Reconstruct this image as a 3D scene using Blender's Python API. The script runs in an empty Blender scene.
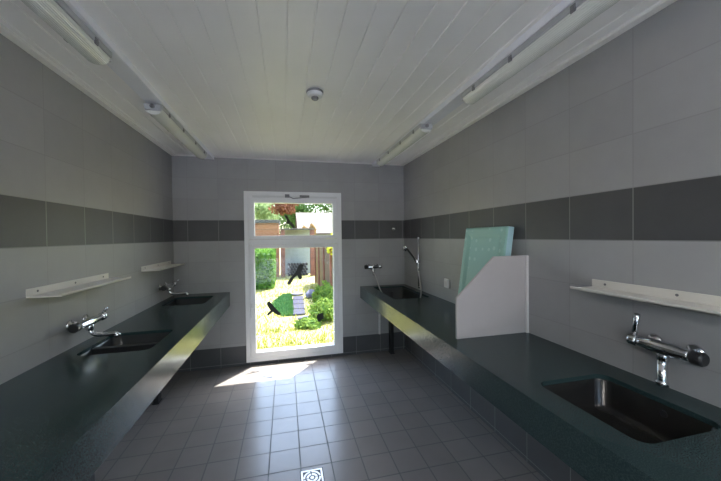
import bpy, bmesh, math, random
from mathutils import Vector, Matrix
PI = math.pi
rnd = random.Random(7)
SC = bpy.context.scene
COL = SC.collection

# ---------------------------------------------------------------- room numbers (metres)
XL, XR, YB, YF, H = -1.27, 1.59, 4.014, -2.2, 2.54
CAMZ = 1.565

# ---------------------------------------------------------------- materials
def new_mat(name):
    m = bpy.data.materials.new(name); m.use_nodes = True
    nt = m.node_tree
    b = nt.nodes['Principled BSDF']
    return m, nt, b

def simple(name, col, rough=0.5, metal=0.0, noise=0.0, nscale=8.0, spec=0.5, bump=0.0, bscale=60.0, coat=0.0):
    m, nt, b = new_mat(name)
    b.inputs['Roughness'].default_value = rough
    b.inputs['Metallic'].default_value = metal
    b.inputs['Specular IOR Level'].default_value = spec
    b.inputs['Coat Weight'].default_value = coat
    b.inputs['Base Color'].default_value = (*col, 1)
    tc = nt.nodes.new('ShaderNodeTexCoord')
    if noise > 0:
        n = nt.nodes.new('ShaderNodeTexNoise'); n.inputs['Scale'].default_value = nscale
        n.inputs['Detail'].default_value = 5
        nt.links.new(tc.outputs['Object'], n.inputs['Vector'])
        r = nt.nodes.new('ShaderNodeMapRange')
        r.inputs[1].default_value = 0.3; r.inputs[2].default_value = 0.7
        r.inputs[3].default_value = 1 - noise; r.inputs[4].default_value = 1 + noise
        nt.links.new(n.outputs['Fac'], r.inputs[0])
        mx = nt.nodes.new('ShaderNodeVectorMath'); mx.operation = 'SCALE'
        mx.inputs[0].default_value = col
        nt.links.new(r.outputs[0], mx.inputs['Scale'])
        nt.links.new(mx.outputs[0], b.inputs['Base Color'])
    if bump > 0:
        n2 = nt.nodes.new('ShaderNodeTexNoise'); n2.inputs['Scale'].default_value = bscale
        nt.links.new(tc.outputs['Object'], n2.inputs['Vector'])
        bp = nt.nodes.new('ShaderNodeBump'); bp.inputs['Strength'].default_value = bump
        bp.inputs['Distance'].default_value = 0.01
        nt.links.new(n2.outputs['Fac'], bp.inputs['Height'])
        nt.links.new(bp.outputs[0], b.inputs['Normal'])
    return m

def math_n(nt, op, a, b=None, c=None):
    n = nt.nodes.new('ShaderNodeMath'); n.operation = op
    for i, v in enumerate((a, b, c)):
        if v is None: continue
        if isinstance(v, (int, float)): n.inputs[i].default_value = v
        else: nt.links.new(v, n.inputs[i])
    return n.outputs[0]

def mixc(nt, fac, c1, c2):
    n = nt.nodes.new('ShaderNodeMix'); n.data_type = 'RGBA'
    if isinstance(fac, (int, float)): n.inputs[0].default_value = fac
    else: nt.links.new(fac, n.inputs[0])
    for s, c in ((6, c1), (7, c2)):
        if isinstance(c, tuple): n.inputs[s].default_value = (*c, 1)
        else: nt.links.new(c, n.inputs[s])
    return n.outputs[2]

def grout(nt, coord, pitch, phase, w):
    """1 on the joint lines, 0 elsewhere"""
    t = math_n(nt, 'SUBTRACT', coord, phase)
    t = math_n(nt, 'DIVIDE', t, pitch)
    f = math_n(nt, 'FRACT', t)
    f = math_n(nt, 'SUBTRACT', f, 0.5)
    f = math_n(nt, 'ABSOLUTE', f)
    return math_n(nt, 'GREATER_THAN', f, 0.5 - w / pitch / 2), math_n(nt, 'FLOOR', t)

def wall_tile(name, axis, phase):
    m, nt, b = new_mat(name)
    tc = nt.nodes.new('ShaderNodeTexCoord'); sx = nt.nodes.new('ShaderNodeSeparateXYZ')
    nt.links.new(tc.outputs['Object'], sx.inputs[0])
    u = sx.outputs[axis]; z = sx.outputs[2]
    gu, iu = grout(nt, u, 0.335, phase, 0.005)
    gz, iz = grout(nt, z, 0.25, 0.03, 0.005)
    g = math_n(nt, 'MAXIMUM', gu, gz)
    band = math_n(nt, 'MULTIPLY', math_n(nt, 'GREATER_THAN', z, 1.528), math_n(nt, 'LESS_THAN', z, 1.778))
    base = math_n(nt, 'LESS_THAN', z, 0.241)
    dark = math_n(nt, 'MAXIMUM', band, base)
    # tile to tile variation
    cv = nt.nodes.new('ShaderNodeCombineXYZ')
    nt.links.new(iu, cv.inputs[0]); nt.links.new(iz, cv.inputs[1])
    wn = nt.nodes.new('ShaderNodeTexWhiteNoise'); nt.links.new(cv.outputs[0], wn.inputs['Vector'])
    n = nt.nodes.new('ShaderNodeTexNoise'); n.inputs['Scale'].default_value = 3.5; n.inputs['Detail'].default_value = 8
    n.inputs['Roughness'].default_value = 0.65
    nt.links.new(tc.outputs['Object'], n.inputs['Vector'])
    var = math_n(nt, 'ADD', math_n(nt, 'MULTIPLY', wn.outputs['Value'], 0.12), math_n(nt, 'MULTIPLY', n.outputs['Fac'], 0.4))
    light = mixc(nt, var, (0.30, 0.298, 0.302), (0.515, 0.51, 0.515))
    dk = mixc(nt, var, (0.058, 0.058, 0.063), (0.16, 0.16, 0.165))
    tile = mixc(nt, dark, light, dk)
    # joints: faint in the light tiles, clear between the dark ones
    gl = mixc(nt, dark, (0.27, 0.265, 0.26), (0.26, 0.26, 0.26))
    gcol = mixc(nt, math_n(nt, 'MULTIPLY', g, math_n(nt, 'ADD', 0.5, math_n(nt, 'MULTIPLY', dark, 0.4))), tile, gl)
    nt.links.new(gcol, b.inputs['Base Color'])
    b.inputs['Roughness'].default_value = 0.5
    b.inputs['Specular IOR Level'].default_value = 0.4
    hgt = math_n(nt, 'SUBTRACT', math_n(nt, 'MULTIPLY', n.outputs['Fac'], 0.25), g)
    bp = nt.nodes.new('ShaderNodeBump'); bp.inputs['Strength'].default_value = 0.35; bp.inputs['Distance'].default_value = 0.0015
    nt.links.new(hgt, bp.inputs['Height']); nt.links.new(bp.outputs[0], b.inputs['Normal'])
    return m

def floor_tile():
    m, nt, b = new_mat('floor_tiles')
    tc = nt.nodes.new('ShaderNodeTexCoord'); sx = nt.nodes.new('ShaderNodeSeparateXYZ')
    nt.links.new(tc.outputs['Object'], sx.inputs[0])
    gu, iu = grout(nt, sx.outputs[0], 0.21, 0.077, 0.008)
    gv, iv = grout(nt, sx.outputs[1], 0.21, 2.12, 0.008)
    g = math_n(nt, 'MAXIMUM', gu, gv)
    cv = nt.nodes.new('ShaderNodeCombineXYZ')
    nt.links.new(iu, cv.inputs[0]); nt.links.new(iv, cv.inputs[1])
    wn = nt.nodes.new('ShaderNodeTexWhiteNoise'); nt.links.new(cv.outputs[0], wn.inputs['Vector'])
    n = nt.nodes.new('ShaderNodeTexNoise'); n.inputs['Scale'].default_value = 6; n.inputs['Detail'].default_value = 7
    nt.links.new(tc.outputs['Object'], n.inputs['Vector'])
    var = math_n(nt, 'ADD', math_n(nt, 'MULTIPLY', wn.outputs['Value'], 0.3), math_n(nt, 'MULTIPLY', n.outputs['Fac'], 0.5))
    t = mixc(nt, var, (0.24, 0.218, 0.21), (0.32, 0.295, 0.285))
    c = mixc(nt, g, t, (0.10, 0.095, 0.095))
    nt.links.new(c, b.inputs['Base Color'])
    ro = math_n(nt, 'ADD', 0.27, math_n(nt, 'MULTIPLY', g, 0.35))
    nt.links.new(ro, b.inputs['Roughness'])
    b.inputs['Specular IOR Level'].default_value = 0.75
    hgt = math_n(nt, 'SUBTRACT', math_n(nt, 'MULTIPLY', n.outputs['Fac'], 0.3), g)
    bp = nt.nodes.new('ShaderNodeBump'); bp.inputs['Strength'].default_value = 0.4; bp.inputs['Distance'].default_value = 0.002
    nt.links.new(hgt, bp.inputs['Height']); nt.links.new(bp.outputs[0], b.inputs['Normal'])
    return m

def speckled(name, c1, c2, rough):
    m, nt, b = new_mat(name)
    tc = nt.nodes.new('ShaderNodeTexCoord')
    n = nt.nodes.new('ShaderNodeTexNoise'); n.inputs['Scale'].default_value = 260; n.inputs['Detail'].default_value = 2
    nt.links.new(tc.outputs['Object'], n.inputs['Vector'])
    r = nt.nodes.new('ShaderNodeMapRange'); r.inputs[1].default_value = 0.42; r.inputs[2].default_value = 0.66
    nt.links.new(n.outputs['Fac'], r.inputs[0])
    nt.links.new(mixc(nt, r.outputs[0], c1, c2), b.inputs['Base Color'])
    b.inputs['Roughness'].default_value = rough
    b.inputs['Specular IOR Level'].default_value = 0.36
    return m

def glass_mat(name):
    m = bpy.data.materials.new(name); m.use_nodes = True
    nt = m.node_tree; nt.nodes.clear()
    out = nt.nodes.new('ShaderNodeOutputMaterial')
    t = nt.nodes.new('ShaderNodeBsdfTransparent'); t.inputs[0].default_value = (0.95, 0.97, 0.96, 1)
    g = nt.nodes.new('ShaderNodeBsdfGlossy'); g.inputs['Roughness'].default_value = 0.02
    lw = nt.nodes.new('ShaderNodeLayerWeight'); lw.inputs[0].default_value = 0.5
    p5 = math_n(nt, 'POWER', lw.outputs['Facing'], 5)
    fr = math_n(nt, 'ADD', 0.012, math_n(nt, 'MULTIPLY', p5, 0.6))
    mx = nt.nodes.new('ShaderNodeMixShader')
    nt.links.new(fr, mx.inputs[0]); nt.links.new(t.outputs[0], mx.inputs[1]); nt.links.new(g.outputs[0], mx.inputs[2])
    nt.links.new(mx.outputs[0], out.inputs[0])
    return m

def leaf_mat(name, c1, c2, trans=0.35):
    m, nt, b = new_mat(name)
    tc = nt.nodes.new('ShaderNodeTexCoord')
    n = nt.nodes.new('ShaderNodeTexNoise'); n.inputs['Scale'].default_value = 9
    nt.links.new(tc.outputs['Object'], n.inputs['Vector'])
    r = nt.nodes.new('ShaderNodeMapRange'); r.inputs[1].default_value = 0.35; r.inputs[2].default_value = 0.65
    nt.links.new(n.outputs['Fac'], r.inputs[0])
    c = mixc(nt, r.outputs[0], c1, c2)
    nt.links.new(c, b.inputs['Base Color']); b.inputs['Roughness'].default_value = 0.8; b.inputs['Specular IOR Level'].default_value = 0.2
    tr = nt.nodes.new('ShaderNodeBsdfTranslucent'); nt.links.new(c, tr.inputs[0])
    mx = nt.nodes.new('ShaderNodeMixShader'); mx.inputs[0].default_value = trans
    nt.links.new(b.outputs[0], mx.inputs[1]); nt.links.new(tr.outputs[0], mx.inputs[2])
    nt.links.new(mx.outputs[0], nt.nodes['Material Output'].inputs[0])
    return m

def pad_mat():
    m, nt, b = new_mat('turquoise_vinyl')
    tc = nt.nodes.new('ShaderNodeTexCoord')
    v = nt.nodes.new('ShaderNodeTexVoronoi'); v.inputs['Scale'].default_value = 13; v.inputs['Randomness'].default_value = 0.35
    nt.links.new(tc.outputs['Object'], v.inputs['Vector'])
    d = math_n(nt, 'LESS_THAN', v.outputs['Distance'], 0.2)
    nt.links.new(mixc(nt, math_n(nt, 'MULTIPLY', d, 0.55), (0.29, 0.52, 0.475), (0.46, 0.68, 0.64)), b.inputs['Base Color'])
    b.inputs['Roughness'].default_value = 0.45
    return m

def tile_roof_mat():
    m, nt, b = new_mat('pale_roof_tiles')
    tc = nt.nodes.new('ShaderNodeTexCoord')
    br = nt.nodes.new('ShaderNodeTexBrick'); br.inputs['Scale'].default_value = 1.6
    br.inputs['Color1'].default_value = (0.15, 0.118, 0.112, 1); br.inputs['Color2'].default_value = (0.095, 0.066, 0.06, 1)
    br.inputs['Mortar'].default_value = (0.03, 0.02, 0.018, 1); br.inputs['Mortar Size'].default_value = 0.03
    nt.links.new(tc.outputs['Object'], br.inputs['Vector'])
    nt.links.new(br.outputs['Color'], b.inputs['Base Color']); b.inputs['Roughness'].default_value = 0.8
    return m

def plank_mat(name, c1, c2, axis=1, pitch=0.14):
    m, nt, b = new_mat(name)
    tc = nt.nodes.new('ShaderNodeTexCoord'); sx = nt.nodes.new('ShaderNodeSeparateXYZ')
    nt.links.new(tc.outputs['Object'], sx.inputs[0])
    g, i = grout(nt, sx.outputs[axis], pitch, 0.0, 0.012)
    wn = nt.nodes.new('ShaderNodeTexWhiteNoise'); wn.noise_dimensions = '1D'; nt.links.new(i, wn.inputs['W'])
    n = nt.nodes.new('ShaderNodeTexNoise'); n.inputs['Scale'].default_value = 12
    nt.links.new(tc.outputs['Object'], n.inputs['Vector'])
    v = math_n(nt, 'ADD', math_n(nt, 'MULTIPLY', wn.outputs['Value'], 0.75), math_n(nt, 'MULTIPLY', n.outputs['Fac'], 0.25))
    c = mixc(nt, g, mixc(nt, v, c1, c2), (0.03, 0.02, 0.015))
    nt.links.new(c, b.inputs['Base Color']); b.inputs['Roughness'].default_value = 0.8
    return m

M = {}
M['wallY'] = wall_tile('wall_tiles_side', 1, 2.052)
M['wallYR'] = wall_tile('wall_tiles_right', 1, 1.117)
M['wallX'] = wall_tile('wall_tiles_back', 0, -0.78)
M['floor'] = floor_tile()
M['ceil'] = simple('ceiling_boards', (0.90, 0.88, 0.87), 0.42, noise=0.03, nscale=2)
M['white_pvc'] = simple('white_window_frame', (0.86, 0.86, 0.88), 0.35, noise=0.01)
M['trim'] = simple('ceiling_trim_white', (0.84, 0.82, 0.80), 0.5, noise=0.02)
M['counter'] = speckled('dark_teal_composite', (0.018, 0.036, 0.038), (0.036, 0.062, 0.064), 0.2)
M['basin'] = simple('dark_basin_composite', (0.012, 0.014, 0.015), 0.28, noise=0.1, nscale=20)
M['steel'] = simple('brushed_steel', (0.55, 0.54, 0.53), 0.28, 1.0, noise=0.05, nscale=30)
M['basin_metal'] = simple('dark_metallic_basin', (0.035, 0.034, 0.033), 0.22, 0.6, noise=0.05, nscale=30)
M['chrome'] = simple('chrome', (0.72, 0.72, 0.74), 0.08, 1.0, noise=0.02)
M['dark_plastic'] = simple('dark_plastic', (0.02, 0.02, 0.022), 0.35, noise=0.1)
M['black_steel'] = simple('black_painted_steel', (0.012, 0.012, 0.013), 0.5, noise=0.1)
M['shelf'] = simple('cream_enamel', (0.70, 0.67, 0.62), 0.4, noise=0.03)
M['panel'] = simple('white_laminate_panel', (0.46, 0.425, 0.43), 0.45, noise=0.02)
M['panel_edge'] = simple('white_edge_band', (0.68, 0.65, 0.65), 0.4, noise=0.02)
M['pad'] = pad_mat()
M['pad_side'] = simple('pale_blue_vinyl_edge', (0.38, 0.58, 0.64), 0.45, noise=0.02)
M['trunk'] = simple('white_trunking', (0.82, 0.83, 0.88), 0.4, noise=0.02)
M['lamp_body'] = simple('grey_lamp_housing', (0.42, 0.43, 0.45), 0.4, noise=0.03)
M['clip'] = simple('grey_clip', (0.18, 0.18, 0.19), 0.4, noise=0.05)
M['white_plastic'] = simple('white_plastic', (0.75, 0.75, 0.76), 0.35, noise=0.01)
M['pipe'] = simple('white_pipe', (0.80, 0.78, 0.77), 0.35, noise=0.01)
M['glass'] = glass_mat('window_glass')
M['bird'] = simple('black_vinyl', (0.012, 0.014, 0.010), 0.5, noise=0.1)
M['rubber'] = simple('dark_gasket', (0.05, 0.05, 0.055), 0.6, noise=0.05)
M['ground'] = simple('garden_soil_and_moss', (0.30, 0.28, 0.10), 0.9, noise=0.22, nscale=1.8, bump=0.5, bscale=25)
M['grass'] = leaf_mat('grass_blades', (0.20, 0.23, 0.03), (0.36, 0.34, 0.08), 0.35)
M['grass2'] = leaf_mat('shaded_lawn_patch', (0.05, 0.16, 0.04), (0.09, 0.22, 0.06), 0.2)  # lawn under tree shade, with the shade put into the green
M['hedge'] = leaf_mat('hedge_leaves', (0.045, 0.13, 0.015), (0.12, 0.24, 0.03), 0.3)
M['leaf_pale'] = leaf_mat('pale_leaves', (0.16, 0.26, 0.09), (0.36, 0.44, 0.22), 0.5)
M['leaf_green'] = leaf_mat('green_leaves', (0.04, 0.10, 0.02), (0.11, 0.19, 0.045), 0.35)
M['leaf_red'] = leaf_mat('red_brown_leaves', (0.16, 0.05, 0.03), (0.28, 0.12, 0.05), 0.3)
M['leaf_copper'] = leaf_mat('copper_leaves', (0.20, 0.11, 0.03), (0.36, 0.22, 0.07), 0.3)
M['leaf_yellow'] = leaf_mat('yellow_green_leaves', (0.42, 0.5, 0.03), (0.65, 0.62, 0.06), 0.5)
M['shrubleaf'] = leaf_mat('shrub_leaves', (0.07, 0.15, 0.025), (0.18, 0.26, 0.04), 0.35)
M['bark'] = simple('bark', (0.12, 0.07, 0.045), 0.9, noise=0.3, bump=0.5)
M['wood_red'] = simple('red_brown_wood', (0.16, 0.055, 0.035), 0.7, noise=0.3, nscale=6)
M['wood_orange'] = plank_mat('orange_brown_boards', (0.24, 0.085, 0.035), (0.30, 0.12, 0.05), 2, 0.2)
M['roof_dark'] = simple('dark_roof_felt', (0.05, 0.045, 0.04), 0.9, noise=0.2)
M['wood_fence'] = plank_mat('brown_fence_boards', (0.05, 0.022, 0.01), (0.20, 0.12, 0.045), 1, 0.55)
M['render'] = simple('pale_grey_render', (0.30, 0.32, 0.30), 0.8, noise=0.06)
M['roof'] = tile_roof_mat()
M['stone'] = simple('shaded_paving_stone', (0.06, 0.06, 0.085), 0.95, spec=0.1, noise=0.15, nscale=10, bump=0.3)  # the path lies in shade, which is put into this darker grey
M['rock'] = simple('pale_stone', (0.15, 0.145, 0.19), 0.95, spec=0.1, noise=0.15, nscale=6, bump=0.3)
M['twigs'] = simple('hedge_interior', (0.03, 0.09, 0.015), 0.9, noise=0.3, nscale=10)
M['log'] = simple('cut_wood', (0.06, 0.052, 0.055), 0.8, noise=0.35, nscale=9)
M['paving'] = simple('pale_paving', (0.68, 0.69, 0.74), 0.8, noise=0.05)
M['outer'] = simple('outer_render', (0.6, 0.58, 0.54), 0.8, noise=0.05)

# ---------------------------------------------------------------- mesh helpers
def link(name, bm, mat, parent=None, smooth=False, bevel=0.0, seg=2, label=None):
    me = bpy.data.meshes.new(name)
    bmesh.ops.recalc_face_normals(bm, faces=bm.faces[:])
    bm.to_mesh(me); bm.free()
    mats = mat if isinstance(mat, (list, tuple)) else [mat]
    for x in mats: me.materials.append(x)
    o = bpy.data.objects.new(name, me); COL.objects.link(o)
    if parent is not None: o.parent = parent
    if smooth:
        for p in me.polygons: p.use_smooth = True
    if bevel > 0:
        b = o.modifiers.new('bevel', 'BEVEL'); b.width = bevel; b.segments = seg; b.limit_method = 'ANGLE'; b.angle_limit = math.radians(40)
        b.harden_normals = False
    if label: o['label'] = label
    return o

def box(bm, x0, y0, z0, x1, y1, z1, mi=0):
    vs = [bm.verts.new((x, y, z)) for z in (z0, z1) for x, y in ((x0, y0), (x1, y0), (x1, y1), (x0, y1))]
    for f in ((0, 3, 2, 1), (4, 5, 6, 7), (0, 1, 5, 4), (1, 2, 6, 5), (2, 3, 7, 6), (3, 0, 4, 7)):
        bm.faces.new([vs[i] for i in f]).material_index = mi
    return vs

def frame_of(d):
    d = Vector(d).normalized()
    up = Vector((0, 0, 1)) if abs(d.z) < 0.95 else Vector((1, 0, 0))
    a = d.cross(up).normalized(); b = a.cross(d).normalized()
    return a, b

def tube(bm, pts, radii, n=12, caps=True, mi=0):
    pts = [Vector(p) for p in pts]
    if isinstance(radii, (int, float)): radii = [radii] * len(pts)
    rings = []
    a0 = None
    for i, p in enumerate(pts):
        if i == 0: d = pts[1] - pts[0]
        elif i == len(pts) - 1: d = pts[-1] - pts[-2]
        else: d = (pts[i + 1] - pts[i]).normalized() + (pts[i] - pts[i - 1]).normalized()
        d.normalize()
        if a0 is None: a, b = frame_of(d)
        else:
            a = (a0 - d * a0.dot(d)).normalized(); b = a.cross(d).normalized()
        a0 = a
        rings.append([bm.verts.new(p + (a * math.cos(2 * PI * k / n) + b * math.sin(2 * PI * k / n)) * radii[i]) for k in range(n)])
    for i in range(len(rings) - 1):
        for k in range(n):
            f = bm.faces.new((rings[i][k], rings[i][(k + 1) % n], rings[i + 1][(k + 1) % n], rings[i + 1][k])); f.material_index = mi
    if caps:
        bm.faces.new(rings[0][::-1]).material_index = mi; bm.faces.new(rings[-1]).material_index = mi

def curve_pts(ctrl, n=24):
    """Catmull-Rom through the control points"""
    c = [Vector(p) for p in ctrl]; c = [c[0] * 2 - c[1]] + c + [c[-1] * 2 - c[-2]]
    out = []
    for i in range(1, len(c) - 2):
        for k in range(n):
            t = k / n
            p0, p1, p2, p3 = c[i - 1], c[i], c[i + 1], c[i + 2]
            out.append(0.5 * ((2 * p1) + (p2 - p0) * t + (2 * p0 - 5 * p1 + 4 * p2 - p3) * t * t + (3 * p1 - p0 - 3 * p2 + p3) * t ** 3))
    out.append(c[-2]); return out

def lathe(bm, prof, origin, axis=(0, 0, 1), n=24, mi=0):
    """prof: list of (radius, height along axis)"""
    a, b = frame_of(axis); d = Vector(axis).normalized(); o = Vector(origin)
    rings = []
    for r, h in prof:
        rings.append([bm.verts.new(o + d * h + (a * math.cos(2 * PI * k / n) + b * math.sin(2 * PI * k / n)) * max(r, 1e-4)) for k in range(n)])
    for i in range(len(rings) - 1):
        for k in range(n):
            bm.faces.new((rings[i][k], rings[i][(k + 1) % n], rings[i + 1][(k + 1) % n], rings[i + 1][k])).material_index = mi
    bm.faces.new(rings[0][::-1]).material_index = mi; bm.faces.new(rings[-1]).material_index = mi

def extrude_poly(bm, pts, vec, mi=0):
    vec = Vector(vec)
    a = [bm.verts.new(p) for p in pts]; b = [bm.verts.new(Vector(p) + vec) for p in pts]
    bm.faces.new(a).material_index = mi; bm.faces.new(b[::-1]).material_index = mi
    n = len(a)
    for i in range(n):
        bm.faces.new((a[i], b[i], b[(i + 1) % n], a[(i + 1) % n])).material_index = mi

def rrect(x0, y0, x1, y1, r, n=6):
    pts = []
    for cx, cy, s in ((x1 - r, y1 - r, 0), (x0 + r, y1 - r, 1), (x0 + r, y0 + r, 2), (x1 - r, y0 + r, 3)):
        for k in range(n + 1):
            t = (s + k / n) * PI / 2
            pts.append((cx + r * math.cos(t), cy + r * math.sin(t)))
    return pts

def slab_holes(bm, outer, holes, z0, z1):
    def cap(z):
        edges = []; loops = []
        for lp in [outer] + holes:
            vs = [bm.verts.new((x, y, z)) for x, y in lp]; loops.append(vs)
            for i in range(len(vs)): edges.append(bm.edges.new((vs[i], vs[(i + 1) % len(vs)])))
        bmesh.ops.triangle_fill(bm, use_beauty=True, use_dissolve=False, edges=edges)
        return loops
    t = cap(z1); b = cap(z0)
    for lt, lb in zip(t, b):
        for i in range(len(lt)):
            j = (i + 1) % len(lt); bm.faces.new((lt[i], lt[j], lb[j], lb[i]))

def empty(name, loc, label=None, cat=None, group=None, kind=None):
    o = bpy.data.objects.new(name, None); COL.objects.link(o); o.location = loc
    o.empty_display_size = 0.1
    return tag(o, label, cat, group, kind)

def tag(o, label=None, cat=None, group=None, kind=None):
    if label: o['label'] = label
    if cat: o['category'] = cat
    if group: o['group'] = group
    if kind: o['kind'] = kind
    return o

def dup(root, loc, label=None, rotz=None):
    r = root.copy(); COL.objects.link(r); r.location = loc
    if rotz is not None: r.rotation_euler = (0, 0, rotz)
    if label: r['label'] = label
    for ch in list(root.children):
        c = ch.copy(); COL.objects.link(c); c.parent = r
        for g in list(ch.children):
            d = g.copy(); COL.objects.link(d); d.parent = c
    return r

def struct(name, bm, mat, parent=None, **k):
    o = link(name, bm, mat, parent, **k)
    if parent is None: o['kind'] = 'structure'
    return o

# ---------------------------------------------------------------- room shell
bm = bmesh.new(); box(bm, XL - .3, YF - .3, -.12, XR + .3, YB + .336, 0); struct('floor', bm, M['floor'])
bm = bmesh.new(); box(bm, XL - .3, YF, 0, XL, YB + .336, H + .05); struct('wall_left', bm, M['wallY'])
bm = bmesh.new(); box(bm, XR, YF, 0, XR + .3, YB + .336, H + .05); struct('wall_right', bm, M['wallYR'])

def wall_open(bm, y0, y1, x0, x1, z0, z1, holes):
    """wall in the xz-plane with rectangular holes, from y0 to y1"""
    xs = sorted({x0, x1} | {h[0] for h in holes} | {h[1] for h in holes})
    zs = sorted({z0, z1} | {h[2] for h in holes} | {h[3] for h in holes})
    def solid(i, j):
        if i < 0 or j < 0 or i >= len(xs) - 1 or j >= len(zs) - 1: return False
        cx = (xs[i] + xs[i + 1]) / 2; cz = (zs[j] + zs[j + 1]) / 2
        return not any(h[0] < cx < h[1] and h[2] < cz < h[3] for h in holes)
    V = {}
    def v(i, j, y):
        if (i, j, y) not in V: V[(i, j, y)] = bm.verts.new((xs[i], y, zs[j]))
        return V[(i, j, y)]
    for i in range(len(xs) - 1):
        for j in range(len(zs) - 1):
            if not solid(i, j): continue
            for y in (y0, y1): bm.faces.new((v(i, j, y), v(i + 1, j, y), v(i + 1, j + 1, y), v(i, j + 1, y)))
            for (di, dj, a, b) in ((-1, 0, (i, j), (i, j + 1)), (1, 0, (i + 1, j), (i + 1, j + 1)), (0, -1, (i, j), (i + 1, j)), (0, 1, (i, j + 1), (i + 1, j + 1))):
                if not solid(i + di, j + dj): bm.faces.new((v(*a, y0), v(*b, y0), v(*b, y1), v(*a, y1)))

WX0, WX1, WZ0, WZ1 = -0.488, 0.713, 0.035, 2.135
bm = bmesh.new(); wall_open(bm, YB, YB + .336, XL, XR, 0, H + .05, [(WX0 + .01, WX1 - .01, WZ0 + .01, WZ1 - .01)]); struct('wall_back', bm, M['wallX'])
# wall behind the camera; its assumed doorway and window are enlarged for fill light
RD = (-1.1, .2, 0.02, 2.2); RW = (.35, 1.45, .9, 2.3)
bm = bmesh.new(); wall_open(bm, YF - .3, YF, XL, XR, 0, H + .05, [RD, RW]); struct('wall_front', bm, M['wallX'])

# ceiling: boards run along the room with a V-groove between them
bm = bmesh.new()
pitch = 0.1215; g = 0.0045; x = 0.02 - pitch * 12
prof = []
xs_ = []
while x < XR + .2:
    xs_.append(x); x += pitch
prof.append((XL - .05, H))
for x in xs_:
    if XL < x < XR:
        prof += [(x - g, H), (x - g * .5, H + .006), (x + g * .5, H + .006), (x + g, H)]
prof.append((XR + .05, H))
a = [bm.verts.new((px, YF - .05, pz)) for px, pz in prof]; b = [bm.verts.new((px, YB + .05, pz)) for px, pz in prof]
for i in range(len(a) - 1): bm.faces.new((a[i], a[i + 1], b[i + 1], b[i]))
c0 = [bm.verts.new(p) for p in ((XL - .3, YF - .3, H + .03), (XR + .3, YF - .3, H + .03), (XR + .3, YB + .336, H + .05), (XL - .3, YB + .336, H + .05))]
c1 = [bm.verts.new((v.co.x, v.co.y, H + .05)) for v in c0]
bm.faces.new(c0); bm.faces.new(c1[::-1])
for i in range(4): bm.faces.new((c0[i], c1[i], c1[(i + 1) % 4], c0[(i + 1) % 4]))
struct('ceiling', bm, M['ceil'])
# narrow cover strips where the ceiling meets the walls
for i, (x0, x1) in enumerate(((XL, XL + .045), (XR - .045, XR))):
    bm = bmesh.new(); box(bm, x0, YF, H - .016, x1, YB, H + .002); struct('trim_%d' % (i + 1), bm, M['trim'], bevel=.003)
bm = bmesh.new(); box(bm, XL + .045, YB - .012, H - .012, XR - .045, YB, H + .002); struct('trim_3', bm, M['trim'], bevel=.003)

# ---------------------------------------------------------------- the window
GY = YB + .025     # plane of the panes
win = empty('window_1', ((WX0 + WX1) / 2, YB, WZ0), kind='structure'); W0 = Vector(win.location)
def wpart(name, bm, mat, parent=win, **k):
    bmesh.ops.translate(bm, verts=bm.verts[:], vec=-W0)
    return link(name, bm, mat, parent, **k)
def rect_frame(bm, x0, x1, z0, z1, wl, wr, wb, wt, y0, y1):
    wall_open(bm, y0, y1, x0, x1, z0, z1, [(x0 + wl, x1 - wr, z0 + wb, z1 - wt)])
bm = bmesh.new(); rect_frame(bm, WX0, WX1, WZ0, WZ1, .05, .05, .05, .05, YB - .018, YB + .07); wpart('window_frame', bm, M['white_pvc'], bevel=.004)
bm = bmesh.new(); box(bm, WX0 + .05, YB - .012, 1.475, WX1 - .05, YB + .07, 1.54); wpart('transom_bar', bm, M['white_pvc'], bevel=.004)
up = bmesh.new(); rect_frame(up, WX0 + .052, WX1 - .052, 1.542, WZ1 - .052, .068, .062, .045, .09, YB - .024, YB + .05)
sash_u = wpart('upper_sash', up, M['white_pvc'], bevel=.005)
lo = bmesh.new(); rect_frame(lo, WX0 + .052, WX1 - .052, WZ0 + .052, 1.473, .064, .062, .066, .04, YB - .024, YB + .05)
sash_l = wpart('lower_sash', lo, M['white_pvc'], bevel=.005)
for (z0, z1, s) in ((1.575, 2.005, sash_u), (.14, 1.446, sash_l)):
    bm = bmesh.new(); box(bm, WX0 + .1, GY, z0, WX1 - .1, GY + .006, z1); wpart('pane', bm, M['glass'], s)
bm = bmesh.new(); rect_frame(bm, WX0 + .114, WX1 - .108, 1.58, 2.0, .006, .006, .006, .006, YB + .008, GY); wpart('gasket', bm, M['rubber'], sash_u)
bm = bmesh.new(); rect_frame(bm, WX0 + .112, WX1 - .108, .147, 1.44, .006, .006, .006, .006, YB + .008, GY); wpart('gasket', bm, M['rubber'], sash_l)
# scissor stay with its long cover rail above the upper sash
bm = bmesh.new(); box(bm, WX0 + .10, YB - .034, 2.058, WX1 - .06, YB - .018, 2.082)
wpart('stay_rail', bm, M['white_plastic'], bevel=.004)
bm = bmesh.new()
tube(bm, [(.02, YB - .034, 2.085), (.10, YB - .045, 2.05), (.30, YB - .04, 2.07)], .006, 8)
box(bm, .00, YB - .05, 2.06, .055, YB - .03, 2.10); box(bm, .18, YB - .046, 2.068, .30, YB - .034, 2.092)
wpart('stay_arm', bm, M['clip'], bevel=.002)
bm = bmesh.new(); box(bm, WX0 + .06, YB - .03, .62, WX0 + .085, YB - .024, .76); tube(bm, [(WX0 + .072, YB - .03, .70), (WX0 + .072, YB - .065, .70), (WX0 + .072, YB - .07, .60)], .008, 8)
wpart('handle', bm, M['white_plastic'], sash_l, bevel=.002)
# stone sill outside
bm = bmesh.new(); box(bm, WX0 + .01, YB + .07, .0, WX1 - .01, YB + .38, .05); struct('sill_outside', bm, M['outer'], bevel=.004)

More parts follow.
